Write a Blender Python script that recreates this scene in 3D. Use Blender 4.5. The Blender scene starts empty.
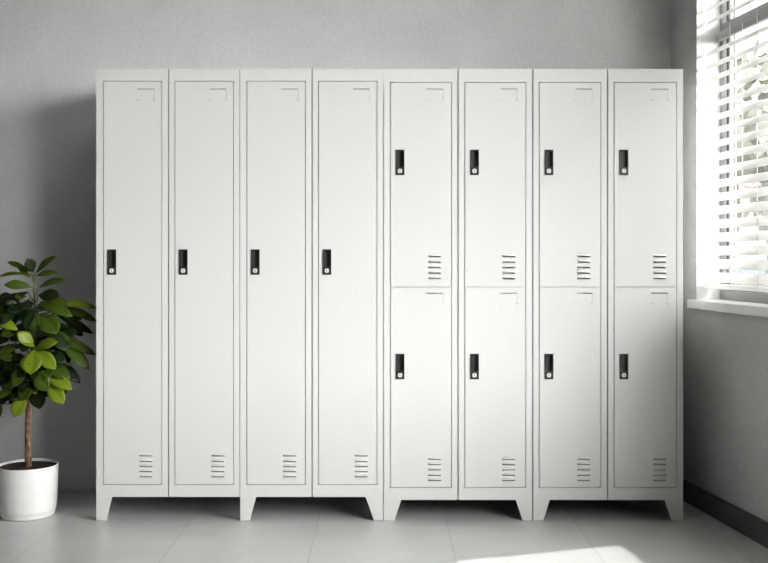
import bpy, bmesh, math, random
from mathutils import Vector, Matrix
random.seed(7)
S = bpy.context.scene
COL = S.collection
F = 993.0; HX = 384.0; HY = 256.0; EYE = 1.086; FY = 4.07
def P(px, py, Y):                       # a point of the photograph at distance Y
    return Vector(((px-HX)/F*Y, Y, EYE+(HY-py)/F*Y))

# ---------------------------------------------------------------- materials
def new_mat(name):
    m = bpy.data.materials.new(name); m.use_nodes = True
    nt = m.node_tree; return m, nt, nt.nodes['Principled BSDF']
def simple(name, col, rough=.5, metal=0, spec=.5, coat=0, bump=0, bscale=200, sheen=0):
    m, nt, b = new_mat(name)
    b.inputs['Roughness'].default_value = rough
    b.inputs['Metallic'].default_value = metal
    b.inputs['Specular IOR Level'].default_value = spec
    b.inputs['Coat Weight'].default_value = coat
    tc = nt.nodes.new('ShaderNodeTexCoord')
    n = nt.nodes.new('ShaderNodeTexNoise'); n.inputs['Scale'].default_value = bscale/10; n.inputs['Detail'].default_value = 3
    nt.links.new(tc.outputs['Object'], n.inputs['Vector'])
    r = nt.nodes.new('ShaderNodeValToRGB')
    r.color_ramp.elements[0].position = .3; r.color_ramp.elements[1].position = .7
    r.color_ramp.elements[0].color = (*[c*.97 for c in col], 1)
    r.color_ramp.elements[1].color = (*[min(1, c*1.02) for c in col], 1)
    nt.links.new(n.outputs['Fac'], r.inputs['Fac']); nt.links.new(r.outputs['Color'], b.inputs['Base Color'])
    if bump:
        n2 = nt.nodes.new('ShaderNodeTexNoise'); n2.inputs['Scale'].default_value = bscale
        nt.links.new(tc.outputs['Object'], n2.inputs['Vector'])
        bp = nt.nodes.new('ShaderNodeBump'); bp.inputs['Strength'].default_value = bump; bp.inputs['Distance'].default_value = .002
        nt.links.new(n2.outputs['Fac'], bp.inputs['Height']); nt.links.new(bp.outputs['Normal'], b.inputs['Normal'])
    return m

def plaster(name, lo, hi):
    m, nt, b = new_mat(name); L = nt.links.new
    b.inputs['Roughness'].default_value = .75; b.inputs['Specular IOR Level'].default_value = .25
    tc = nt.nodes.new('ShaderNodeTexCoord')
    a = nt.nodes.new('ShaderNodeTexNoise'); a.inputs['Scale'].default_value = 2.2; a.inputs['Detail'].default_value = 6; a.inputs['Roughness'].default_value = .62; a.inputs['Distortion'].default_value = .6
    c = nt.nodes.new('ShaderNodeTexNoise'); c.inputs['Scale'].default_value = 70; c.inputs['Detail'].default_value = 5
    L(tc.outputs['Object'], a.inputs['Vector']); L(tc.outputs['Object'], c.inputs['Vector'])
    mx = nt.nodes.new('ShaderNodeMath'); mx.operation = 'MULTIPLY_ADD'; mx.inputs[1].default_value = .45
    L(c.outputs['Fac'], mx.inputs[0])
    m2 = nt.nodes.new('ShaderNodeMath'); m2.operation = 'MULTIPLY'; m2.inputs[1].default_value = .6; L(a.outputs['Fac'], m2.inputs[0])
    L(m2.outputs[0], mx.inputs[2])
    r = nt.nodes.new('ShaderNodeValToRGB')
    r.color_ramp.elements[0].position = .36; r.color_ramp.elements[1].position = .68
    r.color_ramp.elements[0].color = (*lo, 1); r.color_ramp.elements[1].color = (*hi, 1)
    L(mx.outputs[0], r.inputs['Fac']); L(r.outputs['Color'], b.inputs['Base Color'])
    bp = nt.nodes.new('ShaderNodeBump'); bp.inputs['Strength'].default_value = .35; bp.inputs['Distance'].default_value = .003
    L(mx.outputs[0], bp.inputs['Height']); L(bp.outputs['Normal'], b.inputs['Normal'])
    return m

def floor_material():
    m, nt, b = new_mat('polished concrete tile'); L = nt.links.new
    N = nt.nodes.new
    b.inputs['Specular IOR Level'].default_value = .5
    tc = N('ShaderNodeTexCoord')
    mp = N('ShaderNodeMapping'); mp.inputs['Location'].default_value = (.795, -3.05, 0)
    L(tc.outputs['Object'], mp.inputs['Vector'])
    sep = N('ShaderNodeSeparateXYZ'); L(mp.outputs[0], sep.inputs[0])
    def joint(sock, w, g):
        d = N('ShaderNodeMath'); d.operation = 'DIVIDE'; d.inputs[1].default_value = w; L(sock, d.inputs[0])
        f = N('ShaderNodeMath'); f.operation = 'FRACT'; L(d.outputs[0], f.inputs[0])
        q = N('ShaderNodeMath'); q.operation = 'PINGPONG'; q.inputs[1].default_value = .5; L(d.outputs[0], q.inputs[0])
        t = N('ShaderNodeMapRange'); t.inputs['From Min'].default_value = g/w*.4; t.inputs['From Max'].default_value = g/w; t.clamp = True
        L(q.outputs[0], t.inputs['Value'])
        fl = N('ShaderNodeMath'); fl.operation = 'FLOOR'; L(d.outputs[0], fl.inputs[0])
        return t.outputs[0], fl.outputs[0]
    jx, fx = joint(sep.outputs[0], .525, .0028)
    jy, fy = joint(sep.outputs[1], 1.05, .0028)
    mn = N('ShaderNodeMath'); mn.operation = 'MINIMUM'; L(jx, mn.inputs[0]); L(jy, mn.inputs[1])
    cmb = N('ShaderNodeCombineXYZ'); L(fx, cmb.inputs[0]); L(fy, cmb.inputs[1])
    wn = N('ShaderNodeTexWhiteNoise'); L(cmb.outputs[0], wn.inputs['Vector'])
    n = N('ShaderNodeTexNoise'); n.inputs['Scale'].default_value = 3.0; n.inputs['Detail'].default_value = 6; n.inputs['Roughness'].default_value = .6
    L(tc.outputs['Object'], n.inputs['Vector'])
    ad = N('ShaderNodeMath'); ad.operation = 'MULTIPLY_ADD'; ad.inputs[1].default_value = .14; L(wn.outputs['Value'], ad.inputs[0]); L(n.outputs['Fac'], ad.inputs[2])
    r = N('ShaderNodeValToRGB'); r.color_ramp.elements[0].position = .35; r.color_ramp.elements[1].position = .8
    r.color_ramp.elements[0].color = (.52, .52, .512, 1); r.color_ramp.elements[1].color = (.67, .67, .66, 1)
    L(ad.outputs[0], r.inputs['Fac'])
    mix = N('ShaderNodeMix'); mix.data_type = 'RGBA'; mix.inputs['A'].default_value = (.46, .46, .45, 1)
    L(mn.outputs[0], mix.inputs['Factor']); L(r.outputs['Color'], mix.inputs['B']); L(mix.outputs['Result'], b.inputs['Base Color'])
    rr = N('ShaderNodeMapRange'); rr.inputs['To Min'].default_value = .24; rr.inputs['To Max'].default_value = .42
    L(n.outputs['Fac'], rr.inputs['Value']); L(rr.outputs[0], b.inputs['Roughness'])
    bp = N('ShaderNodeBump'); bp.inputs['Strength'].default_value = .4; bp.inputs['Distance'].default_value = .001
    L(mn.outputs[0], bp.inputs['Height']); L(bp.outputs['Normal'], b.inputs['Normal'])
    return m

def glass_material():
    m, nt, b = new_mat('clear window glass'); nt.nodes.remove(b)
    o = nt.nodes['Material Output']
    t = nt.nodes.new('ShaderNodeBsdfTransparent'); t.inputs[0].default_value = (.97, .97, .97, 1)
    g = nt.nodes.new('ShaderNodeBsdfGlossy'); g.inputs['Roughness'].default_value = .02
    lw = nt.nodes.new('ShaderNodeLayerWeight'); lw.inputs['Blend'].default_value = .5
    f = nt.nodes.new('ShaderNodeMath'); f.operation = 'POWER'; f.inputs[1].default_value = 5
    nt.links.new(lw.outputs['Facing'], f.inputs[0])
    mx = nt.nodes.new('ShaderNodeMixShader')
    nt.links.new(f.outputs[0], mx.inputs[0]); nt.links.new(t.outputs[0], mx.inputs[1]); nt.links.new(g.outputs[0], mx.inputs[2])
    nt.links.new(mx.outputs[0], o.inputs['Surface'])
    return m

def leaf_material(name, col, back):
    m, nt, b = new_mat(name); L = nt.links.new
    b.inputs['Roughness'].default_value = .36; b.inputs['Specular IOR Level'].default_value = .3
    uv = nt.nodes.new('ShaderNodeUVMap')
    sp = nt.nodes.new('ShaderNodeSeparateXYZ'); L(uv.outputs[0], sp.inputs[0])
    ab = nt.nodes.new('ShaderNodeMath'); ab.operation = 'SUBTRACT'; ab.inputs[1].default_value = .5; L(sp.outputs[0], ab.inputs[0])
    a2 = nt.nodes.new('ShaderNodeMath'); a2.operation = 'ABSOLUTE'; L(ab.outputs[0], a2.inputs[0])
    # pale midrib and fine side veins
    mr = nt.nodes.new('ShaderNodeMapRange'); mr.inputs['From Min'].default_value = .0; mr.inputs['From Max'].default_value = .05
    mr.inputs['To Min'].default_value = 1; mr.inputs['To Max'].default_value = 0; L(a2.outputs[0], mr.inputs['Value'])
    sv = nt.nodes.new('ShaderNodeMath'); sv.operation = 'MULTIPLY_ADD'; sv.inputs[1].default_value = -.55; L(a2.outputs[0], sv.inputs[0]); L(sp.outputs[1], sv.inputs[2])
    s2 = nt.nodes.new('ShaderNodeMath'); s2.operation = 'MULTIPLY'; s2.inputs[1].default_value = 62; L(sv.outputs[0], s2.inputs[0])
    s3 = nt.nodes.new('ShaderNodeMath'); s3.operation = 'SINE'; L(s2.outputs[0], s3.inputs[0])
    s4 = nt.nodes.new('ShaderNodeMapRange'); s4.inputs['From Min'].default_value = .8; s4.inputs['From Max'].default_value = 1
    s4.inputs['To Max'].default_value = .3; L(s3.outputs[0], s4.inputs['Value'])
    mxx = nt.nodes.new('ShaderNodeMath'); mxx.operation = 'MAXIMUM'; L(mr.outputs[0], mxx.inputs[0]); L(s4.outputs[0], mxx.inputs[1])
    mix = nt.nodes.new('ShaderNodeMix'); mix.data_type = 'RGBA'
    mix.inputs['A'].default_value = (*col, 1); mix.inputs['B'].default_value = (*back, 1)
    L(mxx.outputs[0], mix.inputs['Factor']); L(mix.outputs['Result'], b.inputs['Base Color'])
    tr = nt.nodes.new('ShaderNodeBsdfTranslucent'); tr.inputs[0].default_value = (*back, 1)
    ms = nt.nodes.new('ShaderNodeMixShader'); ms.inputs[0].default_value = .22
    L(b.outputs[0], ms.inputs[1]); L(tr.outputs[0], ms.inputs[2]); L(ms.outputs[0], nt.nodes['Material Output'].inputs['Surface'])
    return m

def slat_material():
    m = simple('white blind slat', (.90, .90, .89), .45); nt = m.node_tree
    t = nt.nodes.new('ShaderNodeBsdfTranslucent'); t.inputs[0].default_value = (.92, .92, .90, 1)
    x = nt.nodes.new('ShaderNodeMixShader'); x.inputs[0].default_value = .5
    nt.links.new(nt.nodes['Principled BSDF'].outputs[0], x.inputs[1]); nt.links.new(t.outputs[0], x.inputs[2])
    nt.links.new(x.outputs[0], nt.nodes['Material Output'].inputs['Surface'])
    return m
M = dict(
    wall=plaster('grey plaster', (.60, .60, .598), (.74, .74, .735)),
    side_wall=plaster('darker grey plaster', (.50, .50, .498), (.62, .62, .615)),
    low_bounce=simple('charcoal wall paint', (.10, .10, .10), .8),  # unseen walls made dark to soak up bounced light
    white_wall=simple('grey ceiling paint', (.32, .32, .32), .8, bump=.1),  # unseen ceiling greyed so it bounces less light
    floor=floor_material(),
    locker=simple('white powder coat', (.735, .732, .715), .42, spec=.4, bump=.015, bscale=900),
    black=simple('black moulded plastic', (.028, .030, .028), .38),
    chrome=simple('satin nickel lock', (.86, .85, .82), .4, metal=.15),
    board=simple('dark grey skirting paint', (.085, .085, .085), .5),
    white=simple('white gloss trim paint', (.92, .92, .91), .35),
    slat=slat_material(),
    frame=simple('backlit grey window frame', (.30, .30, .30), .4),  # the frame's backlit shade is put into this grey
    gasket=simple('black glazing gasket', (.03, .03, .03), .6),
    rail=simple('grey aluminium rail', (.42, .42, .42), .4, metal=.2),
    glass=glass_material(),
    pot=simple('matt white ceramic', (.80, .80, .785), .5, bump=.05, bscale=300),
    soil=simple('dark potting soil', (.030, .018, .013), .95, bump=1, bscale=160),
    leaf_dark=leaf_material('dark green leaf', (.012, .024, .005), (.035, .06, .014)),
    leaf_mid=leaf_material('mid green leaf', (.050, .085, .007), (.11, .16, .02)),
    leaf_light=leaf_material('fresh green leaf', (.17, .235, .014), (.27, .35, .035)),
    twig=simple('green stem', (.07, .09, .03), .6),
)
def bark():
    m, nt, b = new_mat('brown bark'); L = nt.links.new
    b.inputs['Roughness'].default_value = .85
    tc = nt.nodes.new('ShaderNodeTexCoord'); mp = nt.nodes.new('ShaderNodeMapping'); mp.inputs['Scale'].default_value = (1, 1, .35)
    n = nt.nodes.new('ShaderNodeTexNoise'); n.inputs['Scale'].default_value = 110; n.inputs['Detail'].default_value = 5
    L(tc.outputs['Object'], mp.inputs[0]); L(mp.outputs[0], n.inputs['Vector'])
    r = nt.nodes.new('ShaderNodeValToRGB'); r.color_ramp.elements[0].position = .38; r.color_ramp.elements[1].position = .68
    r.color_ramp.elements[0].color = (.075, .038, .020, 1); r.color_ramp.elements[1].color = (.30, .19, .115, 1)
    L(n.outputs['Fac'], r.inputs['Fac']); L(r.outputs['Color'], b.inputs['Base Color'])
    bp = nt.nodes.new('ShaderNodeBump'); bp.inputs['Distance'].default_value = .004
    L(n.outputs['Fac'], bp.inputs['Height']); L(bp.outputs['Normal'], b.inputs['Normal'])
    return m
M['bark'] = bark()

# ---------------------------------------------------------------- helpers
def link_mesh(name, bm, mats, parent=None, loc=None, bevel=0, smooth=False):
    """one mesh object; bm in world coordinates if loc is given, else in the parent's own space"""
    if loc is not None:
        bmesh.ops.translate(bm, verts=bm.verts, vec=-Vector(loc))
    bmesh.ops.recalc_face_normals(bm, faces=bm.faces)
    me = bpy.data.meshes.new(name); bm.to_mesh(me); bm.free()
    for m in (mats if isinstance(mats, (list, tuple)) else [mats]): me.materials.append(m)
    if smooth:
        for p in me.polygons: p.use_smooth = True
    o = bpy.data.objects.new(name, me); COL.objects.link(o)
    if loc is not None: o.location = loc
    if parent is not None:
        o.parent = parent
        if loc is not None: o.location = Vector(loc) - parent_world(parent)
    if bevel:
        b = o.modifiers.new('edge', 'BEVEL'); b.width = bevel; b.segments = 2; b.limit_method = 'ANGLE'; b.angle_limit = math.radians(40)
    return o
def parent_world(p):
    v = Vector((0, 0, 0))
    while p is not None: v += p.location; p = p.parent
    return v
def thing(name, label, cat, loc, group=None):
    o = bpy.data.objects.new(name, None); COL.objects.link(o); o.location = loc; o.empty_display_size = .1
    o['label'] = label; o['category'] = cat
    if group: o['group'] = group
    return o
def tag(o, label, cat, group=None):
    o['label'] = label; o['category'] = cat
    if group: o['group'] = group
def struct(o, label=None):
    o['kind'] = 'structure'
    if label: o['label'] = label
    return o
def quad(bm, pts, mi=0):
    f = bm.faces.new([bm.verts.new(p) for p in pts]); f.material_index = mi; return f
def box(bm, x0, x1, y0, y1, z0, z1, mi=0, fn=None):
    c = [(x, y, z) for x in (x0, x1) for y in (y0, y1) for z in (z0, z1)]
    if fn: c = [fn(*p) for p in c]
    v = [bm.verts.new(p) for p in c]
    for f in ((0, 1, 3, 2), (4, 6, 7, 5), (0, 4, 5, 1), (2, 3, 7, 6), (0, 2, 6, 4), (1, 5, 7, 3)):
        bm.faces.new([v[i] for i in f]).material_index = mi
def tube(bm, pts, radii, n=10, mi=0, cap=True):
    rings = []
    pts = [Vector(p) for p in pts]
    for i, p in enumerate(pts):
        d = (pts[min(i+1, len(pts)-1)] - pts[max(i-1, 0)]).normalized()
        a = d.cross(Vector((0, 1, 0.01))).normalized(); b = d.cross(a)
        rings.append([bm.verts.new(p + radii[i]*(math.cos(t)*a + math.sin(t)*b)) for t in [2*math.pi*k/n for k in range(n)]])
    for r0, r1 in zip(rings, rings[1:]):
        for k in range(n):
            f = bm.faces.new((r0[k], r0[(k+1) % n], r1[(k+1) % n], r1[k])); f.material_index = mi; f.smooth = True
    if cap:
        for r in (rings[0], rings[-1]): bm.faces.new(r).material_index = mi
def lathe(bm, prof, n=64, c=(0, 0), mi=0):
    rings = [[bm.verts.new((c[0]+r*math.cos(2*math.pi*k/n), c[1]+r*math.sin(2*math.pi*k/n), z)) for k in range(n)] for r, z in prof]
    for r0, r1 in zip(rings, rings[1:]):
        for k in range(n): bm.faces.new((r0[k], r0[(k+1) % n], r1[(k+1) % n], r1[k])).material_index = mi
    return rings

# ---------------------------------------------------------------- the room
BY = 4.57                                            # back wall
CX = 1.321                                           # corner with the window wall
dl = math.hypot(1, .135)
D = Vector((.135/dl, -1/dl, 0)); OUT = Vector((1/dl, .135/dl, 0))
def W(s, o, z): return tuple(Vector((CX, BY, z)) + D*s + OUT*o)
RL = 8.2                                             # length of the window wall
REAR = BY - RL/dl*1.0
LX = -3.4; H = 2.95
# floor
RX = CX + .135*(BY-REAR)
bm = bmesh.new()
box(bm, LX-.2, RX+.4, REAR-.2, BY+.2, -.12, 0)
struct(link_mesh('floor', bm, M['floor']))
# back wall
bm = bmesh.new(); box(bm, LX-.2, CX+.3, BY, BY+.2, 0, H); struct(link_mesh('wall_back', bm, M['wall']))
bm = bmesh.new(); box(bm, LX-.2, LX, REAR, BY, 0, H); struct(link_mesh('wall_left', bm, M['low_bounce']))
# window wall with its openings
SILL = .893; HEAD = 2.78; TH = .175
OPEN = [(.262, 1.22), (1.40, 3.2), (3.45, 5.05)]  # first opening is in view; the others are added unseen to light the lockers
LOW = .50                                            # lower sill of the middle window, added out of view for light
def sill_of(a): return LOW if a == OPEN[1][0] else SILL
def wall_with_openings(bm, length, opens, z0_, z1, fn, th):
    s = 0
    for a, b in opens:
        z0 = sill_of(a)
        box(bm, s, a, 0, th, 0, H, fn=fn)
        box(bm, a, b, 0, th, 0, z0, fn=fn); box(bm, a, b, 0, th, z1, H, fn=fn)
        s = b
    box(bm, s, length, 0, th, 0, H, fn=fn)
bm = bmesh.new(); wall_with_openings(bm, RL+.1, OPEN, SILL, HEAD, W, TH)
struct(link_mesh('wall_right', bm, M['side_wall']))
# wall behind the camera
def R(s, o, z): return (LX+s, REAR-o, z)
REAR_OPEN = []
bm = bmesh.new(); wall_with_openings(bm, RX-LX+.05, REAR_OPEN, SILL, HEAD, R, .2)
struct(link_mesh('wall_rear', bm, M['low_bounce']))
# ceiling with an added unseen opening, shaped to cast the sunlit floor patch
SUN_DIR = Vector((.30, .16, -1)).normalized()        # light travels this way
def up_to(x, y, z):
    t = z/SUN_DIR.z; return (x + SUN_DIR.x*t, y + SUN_DIR.y*t)
PC = Vector((.883, 3.725)); pe = Vector((-.6075, -.185)); pf = Vector((.029, -.184)).normalized()
patch = [PC, PC+pe*1.05, PC+pe*1.05+pf*.42, PC+pf*.42]
hole = [up_to(p.x, p.y, H) for p in patch]           # order: far-right, far-left, near-left, near-right
bm = bmesh.new()
outer = [(RX+.4, BY+.2), (LX-.2, BY+.2), (LX-.2, REAR-.2), (RX+.4, REAR-.2)]
for i in range(4):
    j = (i+1) % 4
    for z in (H, H+.03):
        quad(bm, [(*outer[i], z), (*outer[j], z), (*hole[j], z), (*hole[i], z)])
    quad(bm, [(*hole[i], H), (*hole[j], H), (*hole[j], H+.03), (*hole[i], H+.03)])
    quad(bm, [(*outer[i], H), (*outer[j], H), (*outer[j], H+.03), (*outer[i], H+.03)])
bmesh.ops.remove_doubles(bm, verts=bm.verts, dist=1e-5)
struct(link_mesh('ceiling', bm, M['white_wall']))
# skirting
def skirt(name, fn, a, b):
    bm = bmesh.new()
    box(bm, a, b, -.016, 0, 0, .083, fn=fn); box(bm, a, b, -.011, 0, .083, .090, fn=fn)
    struct(link_mesh(name, bm, M['board'], bevel=.002))
skirt('baseboard_right', W, .016, RL-.03)

def portal(name, a, b, z0, z1, fn, off, inward):
    l = bpy.data.lights.new(name, 'AREA'); l.shape = 'RECTANGLE'; l.size = b-a; l.size_y = z1-z0
    l.cycles.is_portal = True
    o = bpy.data.objects.new(name, l); COL.objects.link(o)
    o.location = fn((a+b)/2, off, (z0+z1)/2)
    o.rotation_euler = Vector(inward).to_track_quat('-Z', 'Z').to_euler()

def window(n, a, b, fn, z0=SILL, z1=HEAD, transom=2.072, mull=1, r0=.105):
    root = bpy.data.objects.new('window_%d' % n, None); COL.objects.link(root)
    base = Vector(fn((a+b)/2, r0+.03, z0)); root.location = base; struct(root)
    # plaster-white reveal lining
    bm = bmesh.new(); t = .004
    box(bm, a, a+t, 0.0, r0, z0, z1, fn=fn); box(bm, b-t, b, 0.0, r0, z0, z1, fn=fn); box(bm, a, b, 0, r0, z1-t, z1, fn=fn)
    link_mesh('reveal_lining', bm, M['white'], root, base)
    bm = bmesh.new(); w = .05
    box(bm, a, b, r0, r0+.06, z0, z0+.045, fn=fn); box(bm, a, b, r0, r0+.06, z1-w, z1, fn=fn)
    box(bm, a, a+.028, r0, r0+.06, z0+.045, z1-w, fn=fn); box(bm, b-.028, b, r0, r0+.06, z0+.045, z1-w, fn=fn)
    if transom: box(bm, a+.028, b-.028, r0, r0+.06, transom-.018, transom+.02, fn=fn)
    for k in range(1, mull+1):
        s = a+(b-a)*k/(mull+1); box(bm, s-.025, s+.025, r0, r0+.055, z0+.045, z1-w, fn=fn)
    link_mesh('window_frame', bm, M['frame'], root, base, bevel=.002)
    bm = bmesh.new()
    g = r0+.035
    for s in (a+.028, b-.034):
        box(bm, s, s+.006, g-.012, g+.02, z0+.045, z1-w, fn=fn)
    box(bm, a+.034, b-.034, g-.012, g+.02, z0+.045, z0+.051, fn=fn)
    link_mesh('gasket', bm, M['gasket'], root, base)
    bm = bmesh.new()
    box(bm, a+.034, b-.034, g, g+.006, z0+.051, z1-w, fn=fn)
    link_mesh('window_pane', bm, M['glass'], root, base)
    # inner sash, slim and grey
    bm = bmesh.new()
    for s in (a+.050, b-.070): box(bm, s, s+.020, g-.02, g-.004, z0+.051, z1-w, fn=fn)
    box(bm, a+.05, b-.05, g-.02, g-.004, z0+.051, z0+.075, fn=fn)
    link_mesh('window_sash', bm, M['frame'], root, base, bevel=.002)
    return root, base
for i, (a, b) in enumerate(OPEN):
    root, base = window(i+1, a, b, W, z0=sill_of(a))
    bm = bmesh.new()
    e = .028 if i == 0 else .04
    box(bm, a-e, b+e, -.03, 0, SILL-.034, SILL+.004, fn=W); box(bm, a, b, 0, .105, SILL-.03, SILL+.004, fn=W)
    if i == 0: link_mesh('window_sill', bm, M['white'], root, base, bevel=.003)
    else: bm.free()
    portal('daylight_portal', a, b, sill_of(a), HEAD, W, .18, -OUT)
for i, (a, b) in enumerate(REAR_OPEN):
    window(i+4, a, b, R, z0=LOW)
    portal('daylight_portal', a, b, LOW, HEAD, R, .22, (0, 1, 0))

# ---------------------------------------------------------------- venetian blinds in the near window
def slat_bm(bm, s0, s1, o, z, wdt=.060, tilt=math.radians(40)):
    k = 4; rows = []
    for i in range(k+1):
        u = -.5+i/k; cam = .0035*(1-4*u*u)
        oo = o + u*wdt*math.cos(tilt) - cam*math.sin(tilt); zz = z + u*wdt*math.sin(tilt) + cam*math.cos(tilt)
        rows.append([(s0, oo, zz), (s1, oo, zz)])
    th = .0011
    top = [[bm.verts.new(W(s, oo, zz+th)) for s, oo, zz in r] for r in rows]
    bot = [[bm.verts.new(W(s, oo, zz-th)) for s, oo, zz in r] for r in rows]
    for i in range(k):
        bm.faces.new((top[i][0], top[i][1], top[i+1][1], top[i+1][0])); bm.faces.new((bot[i][0], bot[i+1][0], bot[i+1][1], bot[i][1]))
        for e in (0, 1): bm.faces.new((top[i][e], top[i+1][e], bot[i+1][e], bot[i][e]))
    for i in (0, k): bm.faces.new((top[i][0], bot[i][0], bot[i][1], top[i][1]))
BO = .050
def blind(label, z_bottom, z_top, zs):
    a, b = OPEN[0][0]+.014, OPEN[0][1]-.014
    base = Vector(W((a+b)/2, BO, z_bottom))
    root = thing('venetian_blind', label, 'blind', base, 'white blinds in the window recess')
    bm = bmesh.new(); box(bm, a, b, *((BO+.032, BO+.054) if z_bottom < 1.5 else (BO-.022, BO+.022)), z_top-.034, z_top, fn=W)
    link_mesh('head_rail', bm, M['rail'], root, base, bevel=.003)
    if z_bottom < 1.5:
        bm = bmesh.new(); box(bm, a, b, BO-.024, BO+.024, z_bottom, z_bottom+.020, fn=W)
        link_mesh('bottom_rail', bm, M['slat'], root, base, bevel=.004)
    for z in zs:
        bm = bmesh.new(); slat_bm(bm, a, b, BO, z)
        link_mesh('slat', bm, M['slat'], root, base)
    for s in (a+.245, (a+b)/2, b-.245):
        bm = bmesh.new()
        for o in (BO-.027, BO+.027):
            tube(bm, [W(s, o, z_bottom+.01), W(s, o, z_top-.01)], [.0016]*2, 6)
        link_mesh('ladder_cord', bm, M['slat'], root, base)
PITCH = .0569
blind('white slatted blind of the lower window, between sill and grey rail', .947, 2.050, [.947+.048+PITCH*i for i in range(18)])
blind('white slatted blind at the top of the window, above grey rail', 2.075, 2.76, [2.098+PITCH*i for i in range(12)])

# ---------------------------------------------------------------- lockers
SC = F/FY
def panel(bm, x0, x1, z0, z1, y0, y1, holes, mi=0):
    xs = sorted({x0, x1, *[h[0] for h in holes], *[h[1] for h in holes]}); zs = sorted({z0, z1, *[h[2] for h in holes], *[h[3] for h in holes]})
    vv = {}
    def v(x, y, z):
        k = (round(x, 5), y, round(z, 5))
        if k not in vv: vv[k] = bm.verts.new((x, y, z))
        return vv[k]
    inside = lambda x, z: any(h[0] < x < h[1] and h[2] < z < h[3] for h in holes)
    keep = {}
    for i in range(len(xs)-1):
        for j in range(len(zs)-1):
            keep[i, j] = not inside((xs[i]+xs[i+1])/2, (zs[j]+zs[j+1])/2)
    for (i, j), kp in keep.items():
        if not kp: continue
        xa, xb, za, zb = xs[i], xs[i+1], zs[j], zs[j+1]
        bm.faces.new((v(xa, y0, za), v(xb, y0, za), v(xb, y0, zb), v(xa, y0, zb))).material_index = mi
        bm.faces.new((v(xa, y1, za), v(xa, y1, zb), v(xb, y1, zb), v(xb, y1, za))).material_index = mi
        for (di, dj, p, q) in ((-1, 0, (xa, za), (xa, zb)), (1, 0, (xb, za), (xb, zb)), (0, -1, (xa, za), (xb, za)), (0, 1, (xa, zb), (xb, zb))):
            if not keep.get((i+di, j+dj), False):
                bm.faces.new((v(p[0], y0, p[1]), v(q[0], y0, q[1]), v(q[0], y1, q[1]), v(p[0], y1, p[1]))).material_index = mi

DT = .016                                           # door thickness
def make_handle():
    """black cup handle with lock; own origin at its centre, x right, y into the door"""
    w, h = .0355, .104
    bm = bmesh.new()
    panel(bm, -w/2, w/2, -h/2, h/2, -.0035, .002, [(-w/2+.0045, w/2-.0035, -h/2+.033, h/2-.0045)])
    cx0, cx1, cz0, cz1 = -w/2+.0045, w/2-.0035, -h/2+.033, h/2-.0045
    quad(bm, [(cx0, .013, cz0), (cx1, .013, cz0), (cx1, .013, cz1), (cx0, .013, cz1)])
    quad(bm, [(cx0, .001, cz0), (cx0, .001, cz1), (cx0, .013, cz1), (cx0, .013, cz0)]); quad(bm, [(cx1, .001, cz0), (cx1, .001, cz1), (cx1, .013, cz1), (cx1, .013, cz0)])
    quad(bm, [(cx0, .001, cz0), (cx1, .001, cz0), (cx1, .013, cz0), (cx0, .013, cz0)]); quad(bm, [(cx0, .001, cz1), (cx1, .001, cz1), (cx1, .013, cz1), (cx0, .013, cz1)])
    # pull tab along the left of the cup
    box(bm, cx0, cx0+.009, -.001, .005, cz0+.002, cz1-.002)
    return bm
def make_lock():
    bm = bmesh.new()
    r = .0086; n = 16; pts = []
    for k in range(n):
        t = 2*math.pi*(k+.5)/n; c, s = math.cos(t), math.sin(t); q = (abs(c)**5+abs(s)**5)**(-.2)
        pts.append((c*q*r, s*q*r))
    f0 = [bm.verts.new((x, -.0035, z)) for x, z in pts]; f1 = [bm.verts.new((x*.92, -.0062, z*.92)) for x, z in pts]
    for k in range(n): bm.faces.new((f0[k], f0[(k+1) % n], f1[(k+1) % n], f1[k]))
    bm.faces.new(f1)
    box(bm, -.0011, .0011, -.0066, -.006, -.0042, .0042, mi=1)
    return bm
def hood(bm, xc, z, w):
    """pressed louvre: a thin shell bulging out above the slot"""
    n = 12; k = 4; depth = .0052; hh = .0085
    g = []
    for j in range(k+1):
        b = j/k; row = []
        for i in range(n+1):
            a = -1+2*i/n; side = max(0, 1-abs(a)**4)
            x = xc+a*w/2
            y = -depth*side*math.sin(b*math.pi/2)
            zz = z + hh*(1-b)*side**.5 - .0012*(1-side)*0
            row.append(bm.verts.new((x, y-.0002, zz)))
        g.append(row)
    for j in range(k):
        for i in range(n):
            f = bm.faces.new((g[j][i], g[j][i+1], g[j+1][i+1], g[j+1][i])); f.smooth = True
    inner = [bm.verts.new((v.co.x, min(v.co.y+.0012, 0), v.co.z)) for v in g[k]]
    for i in range(n): bm.faces.new((g[k][i], g[k][i+1], inner[i+1], inner[i]))

_cache = {}
def shared(key, name, make, mats, bevel=0):
    """first call builds the part, later calls copy it"""
    if key not in _cache:
        o = link_mesh(name, make(), mats, bevel=bevel); _cache[key] = o; return o
    c = _cache[key].copy(); COL.objects.link(c); return c

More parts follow.
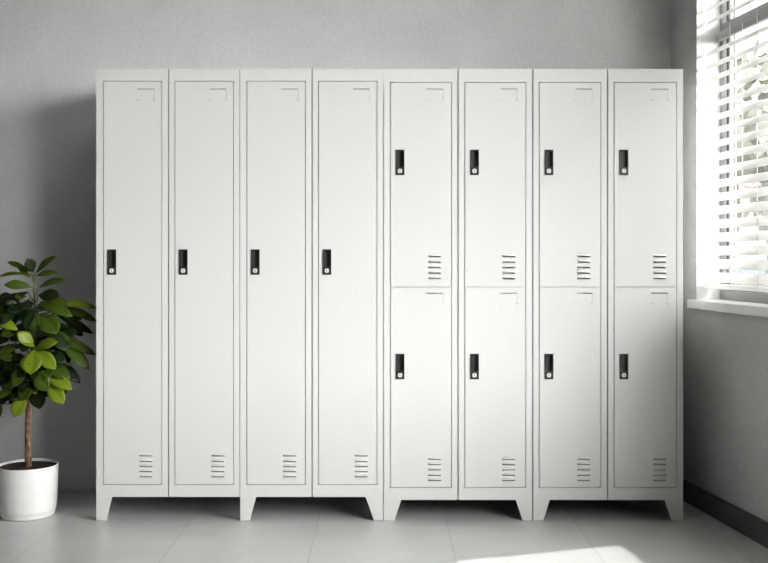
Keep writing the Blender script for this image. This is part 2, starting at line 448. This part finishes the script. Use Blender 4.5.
def make_door(root, x0, x1, z0, z1, handle_z, hx, vents, vx, label_z, lx, open_bottom=False):
    """all numbers in the locker's own space"""
    g = .0014
    holes = [(hx-.0165, hx+.0165, handle_z-.050, handle_z+.050)]
    for z in vents: holes.append((vx-.026, vx+.026, z-.0056, z+.0024))
    holes.append((lx-.0335, lx+.0335, label_z-.0018, label_z+.0020))
    holes.append((lx+.0346, lx+.0355, label_z-.036, label_z-.004))
    for q in (lx-.0335, lx+.0335): holes.append((q-.0022, q+.0022, label_z-.0455, label_z-.0415))
    bm = bmesh.new()
    panel(bm, x0+g, x1-g, z0+g, z1-g, 0, DT, holes)
    for z in vents: hood(bm, vx, z-.0004, .058)
    # raised bead along the foot of the card pocket
    box(bm, lx-.030, lx+.030, -.0012, 0, label_z-.0446, label_z-.0434)
    d = link_mesh('door', bm, M['locker'], root); d.location = (0, -.0015, 0)
    h = shared('handle', 'handle', make_handle, [M['black']], .0008)
    h.parent = d; h.location = (hx, 0, handle_z); h['label'] = 'black recessed pull handle'
    k = shared('lock', 'lock', make_lock, [M['chrome'], M['gasket']])
    k.parent = d; k.location = (hx-.0006, 0, handle_z-.035); k['label'] = 'small bright square lock'
    return d

def leg_plate(bm, xe, s, wt, wb, h, yfront, ydir, dep):
    """sheet-steel foot: front plate and side plate meeting at the cabinet's corner; s=+1 widens to the right"""
    t = .0022
    pts = [(xe, 0), (xe+s*wb, 0), (xe+s*wt, h), (xe, h)]
    a = [bm.verts.new((x, yfront, z)) for x, z in pts]; b = [bm.verts.new((x, yfront+ydir*t, z)) for x, z in pts]
    bm.faces.new(a); bm.faces.new(b[::-1])
    for i in range(4): bm.faces.new((a[i], a[(i+1) % 4], b[(i+1) % 4], b[i]))
    pts = [(yfront+ydir*t, 0), (yfront+ydir*wb, 0), (yfront+ydir*dep, h), (yfront+ydir*t, h)]
    a = [bm.verts.new((xe, y, z)) for y, z in pts]; b = [bm.verts.new((xe+s*t, y, z)) for y, z in pts]
    bm.faces.new(a); bm.faces.new(b[::-1])
    for i in range(4): bm.faces.new((a[i], a[(i+1) % 4], b[(i+1) % 4], b[i]))
    # flat pad the foot stands on
    box(bm, min(xe, xe+s*wb), max(xe, xe+s*wb), min(yfront, yfront+ydir*wb), max(yfront, yfront+ydir*wb), 0, .002)

TOP = 1.853; DEPTH = .475
def locker(label, group, px0, px1, pmid, doors, zb, legs, tiers):
    X = lambda px: (px-px0)/SC
    Zp = lambda py: (521-py)/SC
    wd = X(px1)-.0028
    root = thing('locker', label, 'locker', ((px0-HX)/SC+.0008, FY, 0), group)
    fd = .022; t = .0012
    xm = X(pmid)
    # carcass shell, open at the front, with a partition and (two-tier) shelf
    bm = bmesh.new()
    box(bm, 0, t, fd, DEPTH, zb, TOP); box(bm, wd-t, wd, fd, DEPTH, zb, TOP)
    box(bm, t, wd-t, fd, DEPTH, TOP-t, TOP); box(bm, t, wd-t, fd, DEPTH, zb+.002, zb+.002+t)
    box(bm, t, wd-t, fd, DEPTH-.001, zb, zb+.002, mi=1)   # underside coloured dark to deepen the shade below
    box(bm, t, wd-t, DEPTH-t, DEPTH, zb+t, TOP-t); box(bm, xm-.004, xm+.004, fd, DEPTH-t, zb+t, TOP-t)
    # front frame, one per column with a seam between
    g = .0024
    seam_z = zb
    for (a, b), (dx0, dx1, dz0, dz1) in zip(((0, xm-g), (xm+g, wd)), doors):
        da, db = X(dx0), X(dx1); z0, z1 = Zp(dz1), Zp(dz0)
        panel(bm, a, b, seam_z, TOP, 0, fd, [(da-.0016, db+.0016, z0-.0016, z1+.0016)])
        # stop strip behind the door edges
        for (p, q, r, s) in ((a+.002, da+.006, z0, z1), (db-.006, b-.002, z0, z1)):
            box(bm, p, q, fd, fd+.002, r, s)
        if tiers == 2:
            zm = Zp(287); box(bm, da-.0012, db+.0012, DT+.001, fd+.002, zm-.006, zm+.006)
    o = link_mesh('body', bm, [M['locker'], M['gasket']], root)
    for (dx0, dx1, dz0, dz1) in doors:
        w_left = X(dx0); w_right = X(dx1)
        if tiers == 1:
            make_door(root, w_left, w_right, Zp(dz1), Zp(dz0), Zp(262.1), X(dx0+8.5), [Zp(y) for y in (455, 460.5, 465.7, 470.8, 476)], X(dx1-15.6), Zp(89.2), X(dx1-15.6))
        else:
            make_door(root, w_left, w_right, Zp(287), Zp(dz0), Zp(162.5), X(dx0+9.7), [Zp(y) for y in (256, 261.5, 267, 272.5, 278)], X(dx1-17), Zp(89.2), X(dx1-17))
            make_door(root, w_left, w_right, Zp(dz1), Zp(287), Zp(366.5), X(dx0+9.7), [Zp(y) for y in (458.4, 463.7, 469, 474.4, 479.6)], X(dx1-17), Zp(293.2), X(dx1-17))
    for (kind, wt, wb) in legs:
        bm = bmesh.new()
        s = 1 if 'left' in kind else -1
        if 'front' in kind: leg_plate(bm, 0 if s > 0 else wd, s, wt/SC, wb/SC, zb, .0008, 1, .07)
        else: leg_plate(bm, 0 if s > 0 else wd, s, wt/SC, wb/SC, zb, DEPTH, -1, .07)
        link_mesh('leg', bm, M['locker'], root)
    return root
ZL = (521-497)/SC; ZR = (521-500)/SC
GL = 'lockers with full height doors'; GR = 'lockers with two tiers of doors'
locker('leftmost white steel locker, two tall full-height doors, nearest the potted plant', GL, 96, 240, 168.4,
       [(103.3, 161.5, 81.3, 484.4), (174.7, 233.5, 81.3, 484.4)], ZL, [('front left', 16, 10), ('rear left', 16, 10), ('rear right', 16, 10)], 1)
locker('second white steel locker from the left, two tall doors, beside the two-tier lockers', GL, 240, 383.6, 312,
       [(246.7, 305.2, 81.3, 484.4), (318.3, 376.7, 81.3, 484.4)], ZL, [('front left', 16, 9.5), ('front right', 17.5, 9), ('rear left', 16, 10), ('rear right', 16, 10)], 1)
locker('white steel locker with four short doors, between the tall-door lockers and the rightmost locker', GR, 383.6, 532.8, 457.8,
       [(390.2, 451.4, 82.5, 487.3), (464.6, 525.6, 82.5, 487.3)], ZR, [('front left', 17.5, 10.5), ('front right', 16.5, 9.5), ('rear left', 16, 10), ('rear right', 16, 10)], 2)
locker('rightmost white steel locker with four short doors, nearest the window', GR, 533.2, 683.6, 607.4,
       [(539, 600.6, 82.5, 487.3), (613.9, 676.4, 82.5, 487.3)], ZR, [('front left', 16.5, 10), ('front right', 18.5, 11.5), ('rear left', 16, 10), ('rear right', 16, 10)], 2)

# ---------------------------------------------------------------- potted tree
PY = 4.165
pc = P(27.8, 520, PY); pc.z = 0
plant = thing('potted_plant', 'small green leafy tree in a white pot on the floor left of the lockers', 'plant', pc)
rr = 29.3/F*PY; ph = .213
bm = bmesh.new()
prof = [(.001, .004), (rr*.80, .004), (rr*.84, .0), (rr*.88, .004), (rr*.895, .012), (rr*.90, .020), (rr*.905, .0205), (rr*.935, .034), (rr*.955, .06), (rr*.98, .13), (rr, ph-.004), (rr*.995, ph-.001), (rr*.985, ph), (rr*.972, ph-.001), (rr*.966, ph-.003), (rr*.962, ph-.05)]
lathe(bm, prof, 72)
o = link_mesh('pot', bm, M['pot'], plant, smooth=True)
bm = bmesh.new()
rings = lathe(bm, [(rr*.966, ph-.011), (rr*.8, ph-.012), (rr*.6, ph-.012), (rr*.35, ph-.014), (rr*.12, ph-.012), (.001, ph-.012)], 48)
for v in bm.verts:
    if v.co.xy.length < rr*.9: v.co.z += random.uniform(-.003, .003)
link_mesh('soil', bm, M['soil'], plant, smooth=True)
def L3(px, py, dy=0):                                # photo point, dy metres nearer (-) or farther (+) than the trunk, in the plant's space
    return P(px, py, PY+dy) - pc
bm = bmesh.new()
tp = [L3(28.3, 470), L3(28.2, 450), L3(28.0, 430), L3(28.6, 412), L3(29.3, 398), L3(30.5, 380), L3(32, 360), L3(33, 340), L3(33.8, 320), L3(34.3, 305), L3(34.5, 285), L3(34, 274)]
tube(bm, tp[:8], [.0150, .0138, .0132, .0128, .0120, .0105, .009, .0072], 12)
link_mesh('trunk', bm, M['bark'], plant, smooth=True)

fol = bmesh.new(); uvl = fol.loops.layers.uv.new('UVMap')
def leaf(base, tip, w, mi, droop=.12, roll=0, cup=.16):
    base, tip = Vector(base), Vector(tip)
    d = tip-base; L = d.length
    if L < 1e-4: return
    d.normalize()
    face = Vector((0, -1, .75))                       # blades look up and to the room
    side = d.cross(face)
    if side.length < .05: side = d.cross(Vector((1, 0, 0)))
    side.normalize(); nrm = side.cross(d).normalized()
    rot = Matrix.Rotation(roll, 3, d); side = rot @ side; nrm = rot @ nrm
    n = 9; g = []
    for i in range(n+1):
        t = i/n
        # obovate outline, blunt tip
        wd = w*.5*(math.sin(math.pi*t**1.25)**.75) if 0 < t < 1 else 0
        wd = max(wd, w*.03*(1 if i == 0 else .5))
        c = base + d*(L*t) + nrm*(L*droop*(math.sin(math.pi*t*.9))) - Vector((0, 0, L*droop*.5*t*t))
        row = []
        for j, a in enumerate((-1, -.5, 0, .5, 1)):
            p = c + side*(a*wd) + nrm*(cup*wd*(abs(a)**1.5)) + nrm*(.012*L*math.sin(9*t+2*a)*abs(a))
            row.append(fol.verts.new(p))
        g.append(row)
    for i in range(n):
        for j in range(4):
            f = fol.faces.new((g[i][j], g[i][j+1], g[i+1][j+1], g[i+1][j])); f.smooth = True; f.material_index = mi
            for lp, (u, v) in zip(f.loops, ((j/4, i/n), ((j+1)/4, i/n), ((j+1)/4, (i+1)/n), (j/4, (i+1)/n))): lp[uvl].uv = (u, v)
# base px, tip px, width px, kind (0 dark 1 mid 2 light), depth at base, depth at tip
LV = [
 (35,274, 57,255, 9,1,0,-.03), (33.5,272, 27,258, 12,0,0,-.03), (31,272, 7,261, 6,1,0,.02), (32,275,-3,276, 5,1,0,.0), (17,267, 31,277, 5,1,.02,0),
 (35,276, 58,272, 6.5,1,0,-.02), (33,287, 4,284, 10,1,0,-.03), (37,288, 68,279, 9,1,0,-.02), (28,292,-4,308, 15,0,0,-.06), (38,295, 60,297, 15,0,-.02,-.05),
 (37,304, 73,315, 13,1,-.02,-.06), (58,303, 97,307, 8,2,.0,-.03), (60,307, 97,320, 9,1,.02,.0), (55,314, 93,333, 9,0,.03,.04), (40,315, 57,333, 21,1,-.06,-.13),
 (35,309, 25,329, 13,0,-.06,-.12), (36,312, 36,332, 9,1,-.08,-.12), (-8,320, 18,329, 11,2,-.10,-.13), (34,347, 17,331, 13,2,-.12,-.16), (35,349, 58,341, 12,2,-.12,-.16),
 (34,349, 31,374, 21,2,-.12,-.18), (37,350, 56,368, 14,2,-.12,-.14), (55,338, 96,353, 10,1,-.02,-.02), (60,344, 89,368, 13,1,-.03,-.04), (24,346,-2,353, 12,1,-.08,-.12),
 (29,362, 13,386, 14,1,-.10,-.13), (46,366, 70,378, 15,1,-.07,-.09), (46,376, 72,389, 14,2,-.09,-.12), (47,384, 64,403, 15,2,-.11,-.14), (38,384, 40,408, 17,0,-.08,-.09),
 (34,384, 19,400, 17,1,-.10,-.12), (26,396, 14,416, 15,2,-.09,-.12), (18,388,-2,398, 11,1,-.06,-.10), (2,404,-2,419, 8,1,-.05,-.07), (56,362, 80,382, 12,0,.0,.0),
 (35,370, 48,390, 16,1,-.10,-.12), (20,300, -6,322, 13,0,.0,-.05), (20,312, 4,334, 12,0,-.04,-.09), (26,322, 12,340, 13,0,-.06,-.10), (44,330, 66,350, 14,0,-.07,-.10),
 (44,352, 66,362, 14,0,-.06,-.08), (16,356, -4,372, 13,0,-.05,-.09), (20,372, 2,388, 13,0,-.04,-.09), (46,300, 70,304, 10,1,-.01,-.02), (50,322, 76,338, 12,0,.0,-.02),
 (30,335, 22,352, 12,0,-.10,-.12), (54,330, 70,345, 10,1,-.05,-.07), (48,395, 60,380, 12,0,-.05,-.08), (10,340,-10,345, 11,0,-.05,-.1), (8,375,-12,380, 11,1,-.03,-.06),
 (-4,330,-30,322, 11,1,-.02,-.04), (-4,350,-32,352, 12,0,-.02,-.04), (-2,368,-28,378, 12,1,-.02,-.04), (-4,310,-26,300, 11,0,.0,-.0), (-4,390,-20,402, 11,1,.0,-.02)]
twig = bmesh.new()
tube(twig, tp[7:], [.0072, .0055, .0042, .0032, .0025], 8)
def trunk_at(py, dy=0):
    for (a, b) in zip(tp, tp[1:]):
        z = L3(0, py).z
        if a.z <= z <= b.z: return a.lerp(b, (z-a.z)/(b.z-a.z))
    return tp[-1].copy()
for (bx, by, tx, ty, w, mi, d0, d1) in LV:
    b3, t3 = L3(bx, by, d0), L3(tx, ty, d1)
    leaf(b3, t3, w/F*PY, mi, droop=random.uniform(.04, .12), roll=random.uniform(-.25, .25))
    s = trunk_at(min(by+9, 398)); m = s.lerp(b3, .55) + Vector((0, 0, -.008))
    tube(twig, [s, m, b3], [.0032, .0026, .0016], 6)
# leaves filling the body of the crown, whorls at the ends of hidden branchlets
for k in range(46):
    a = random.uniform(0, 2*math.pi); py = random.uniform(300, 396)
    rad = (.115 if py < 385 else .075)*random.uniform(.45, 1.0)*(.75+.5*math.sin(math.pi*(py-290)/115))
    s = trunk_at(py+8); c = trunk_at(py) + Vector((math.cos(a)*rad, .85*math.sin(a)*rad + .02, 0))
    if c.y < -.09: c.y *= .6
    tube(twig, [s, s.lerp(c, .5)+Vector((0, 0, -.006)), c], [.0035, .003, .002], 6)
    for q in range(random.choice((4, 5))):
        b_ = a + random.uniform(-1.5, 1.5); ll = random.uniform(.065, .10)
        tip = c + Vector((math.cos(b_)*ll, math.sin(b_)*ll, random.uniform(-.055, .035)))
        if tip.x > .245: tip.x = .245
        if tip.y > .33: tip.y = .33
        leaf(c, tip, random.uniform(.040, .054), random.choice((0, 0, 0, 1)), droop=random.uniform(.04, .14), roll=random.uniform(-.4, .4))
o = link_mesh('foliage', fol, [M['leaf_dark'], M['leaf_mid'], M['leaf_light']], plant); o['label'] = 'dense crown of glossy rounded leaves'
sd = o.modifiers.new('thickness', 'SOLIDIFY'); sd.thickness = .0007
link_mesh('branches', twig, M['twig'], plant)

# ---------------------------------------------------------------- outside the window
bm = bmesh.new(); box(bm, -30, 60, -40, 60, -.5, -.4)
struct(link_mesh('ground', bm, simple('pale paving', (.25, .25, .24), .8)))
OUTM = dict(wall=simple('pale facade', (.25, .245, .235), .8), red=simple('salmon panels', (.26, .175, .165), .7), blue=simple('blue shutters', (.11, .135, .18), .6),
            grn=simple('olive foliage', (.20, .205, .17), .9), roof=simple('slate roof', (.26, .27, .28), .8))
def facade(label, x, y, w, d, h, seed):
    rnd = random.Random(seed)
    base = Vector((x, y, -.4)); root = thing('building', label, 'building', base)
    bm = bmesh.new(); box(bm, 0, w, 0, d, 0, h); link_mesh('wall', bm, OUTM['wall'], root)
    bm = bmesh.new(); box(bm, -.2, w+.2, -.2, d+.2, h, h+.25); link_mesh('roof', bm, OUTM['roof'], root)
    nx = int(w/1.1)
    for r in range(int(h/1.3)):
        for c in range(nx):
            bm = bmesh.new(); xx = .25+c*1.1; zz = .5+r*1.3
            box(bm, xx, xx+.75, -.04, .02, zz, zz+.85)
            link_mesh('shutter', bm, OUTM[rnd.choice(('red', 'blue', 'red', 'blue', 'roof'))], root)
facade('pale building with red and blue panels seen between the blind slats', 4.95, 15.5, 9, 5, 3.4, 3)
def tree(label, x, y, h, r, seed):
    rnd = random.Random(seed); base = Vector((x, y, -.4)); root = thing('tree', label, 'tree', base)
    bm = bmesh.new(); tube(bm, [(0, 0, 0), (.1, 0, h*.4), (0, .1, h*.7)], [.11, .08, .05], 8); link_mesh('trunk', bm, OUTM['wall'], root)
    bm = bmesh.new()
    for k in range(420):
        v = Vector((rnd.gauss(0, 1), rnd.gauss(0, 1), rnd.gauss(0, 1))).normalized()*r*rnd.random()**.4
        v.z *= 1.1; c = v+Vector((0, 0, h*.72)); a = Vector((rnd.gauss(0, 1), rnd.gauss(0, 1), rnd.gauss(0, 1))).normalized(); b = a.cross(v).normalized()
        quad(bm, [c-a*.14, c+b*.08, c+a*.14, c-b*.08])
    link_mesh('crown', bm, OUTM['grn'], root)
tree('pale leafy tree beyond the window, seen between the blind slats', 4.3, 11.2, 3.9, 1.0, 1)

# ---------------------------------------------------------------- light
GLOW_S = 22; BASE_S = 3.6
w = bpy.data.worlds.new('sky'); S.world = w; w.use_nodes = True
wt = w.node_tree; bg = wt.nodes['Background']; bg.inputs[0].default_value = (1, 1, .99, 1)
# overcast sky with a broad bright haze low in one quarter of it
GLOW = Vector((.70, -.68, .12)).normalized()
tc = wt.nodes.new('ShaderNodeTexCoord'); dp = wt.nodes.new('ShaderNodeVectorMath'); dp.operation = 'DOT_PRODUCT'; dp.inputs[1].default_value = GLOW
wt.links.new(tc.outputs['Generated'], dp.inputs[0])
mxn = wt.nodes.new('ShaderNodeMath'); mxn.operation = 'MAXIMUM'; mxn.inputs[1].default_value = 0; wt.links.new(dp.outputs['Value'], mxn.inputs[0])
pw = wt.nodes.new('ShaderNodeMath'); pw.operation = 'POWER'; pw.inputs[1].default_value = 6; wt.links.new(mxn.outputs[0], pw.inputs[0])
ma = wt.nodes.new('ShaderNodeMath'); ma.operation = 'MULTIPLY_ADD'; ma.inputs[1].default_value = GLOW_S; ma.inputs[2].default_value = BASE_S
wt.links.new(pw.outputs[0], ma.inputs[0]); wt.links.new(ma.outputs[0], bg.inputs[1])
sl = bpy.data.lights.new('sun', 'SUN'); sl.energy = 3.2; sl.angle = math.radians(.6); sl.color = (1, .98, .95)
so = bpy.data.objects.new('sun', sl); COL.objects.link(so); so.location = (0, 0, 8); so.rotation_euler = SUN_DIR.to_track_quat('-Z', 'Y').to_euler()

# ---------------------------------------------------------------- camera
cd = bpy.data.cameras.new('camera'); cam = bpy.data.objects.new('camera', cd); COL.objects.link(cam)
cam.location = (0, 0, EYE); cam.rotation_euler = (math.pi/2, 0, 0)
cd.sensor_width = 36; cd.lens = F/768*36; cd.shift_y = -(281.5-HY)/768; cd.clip_start = .05; cd.clip_end = 200
S.camera = cam
v = S.view_settings; v.view_transform = 'Standard'; v.look = 'None'; v.gamma = 1; v.use_curve_mapping = False; v.exposure = .2
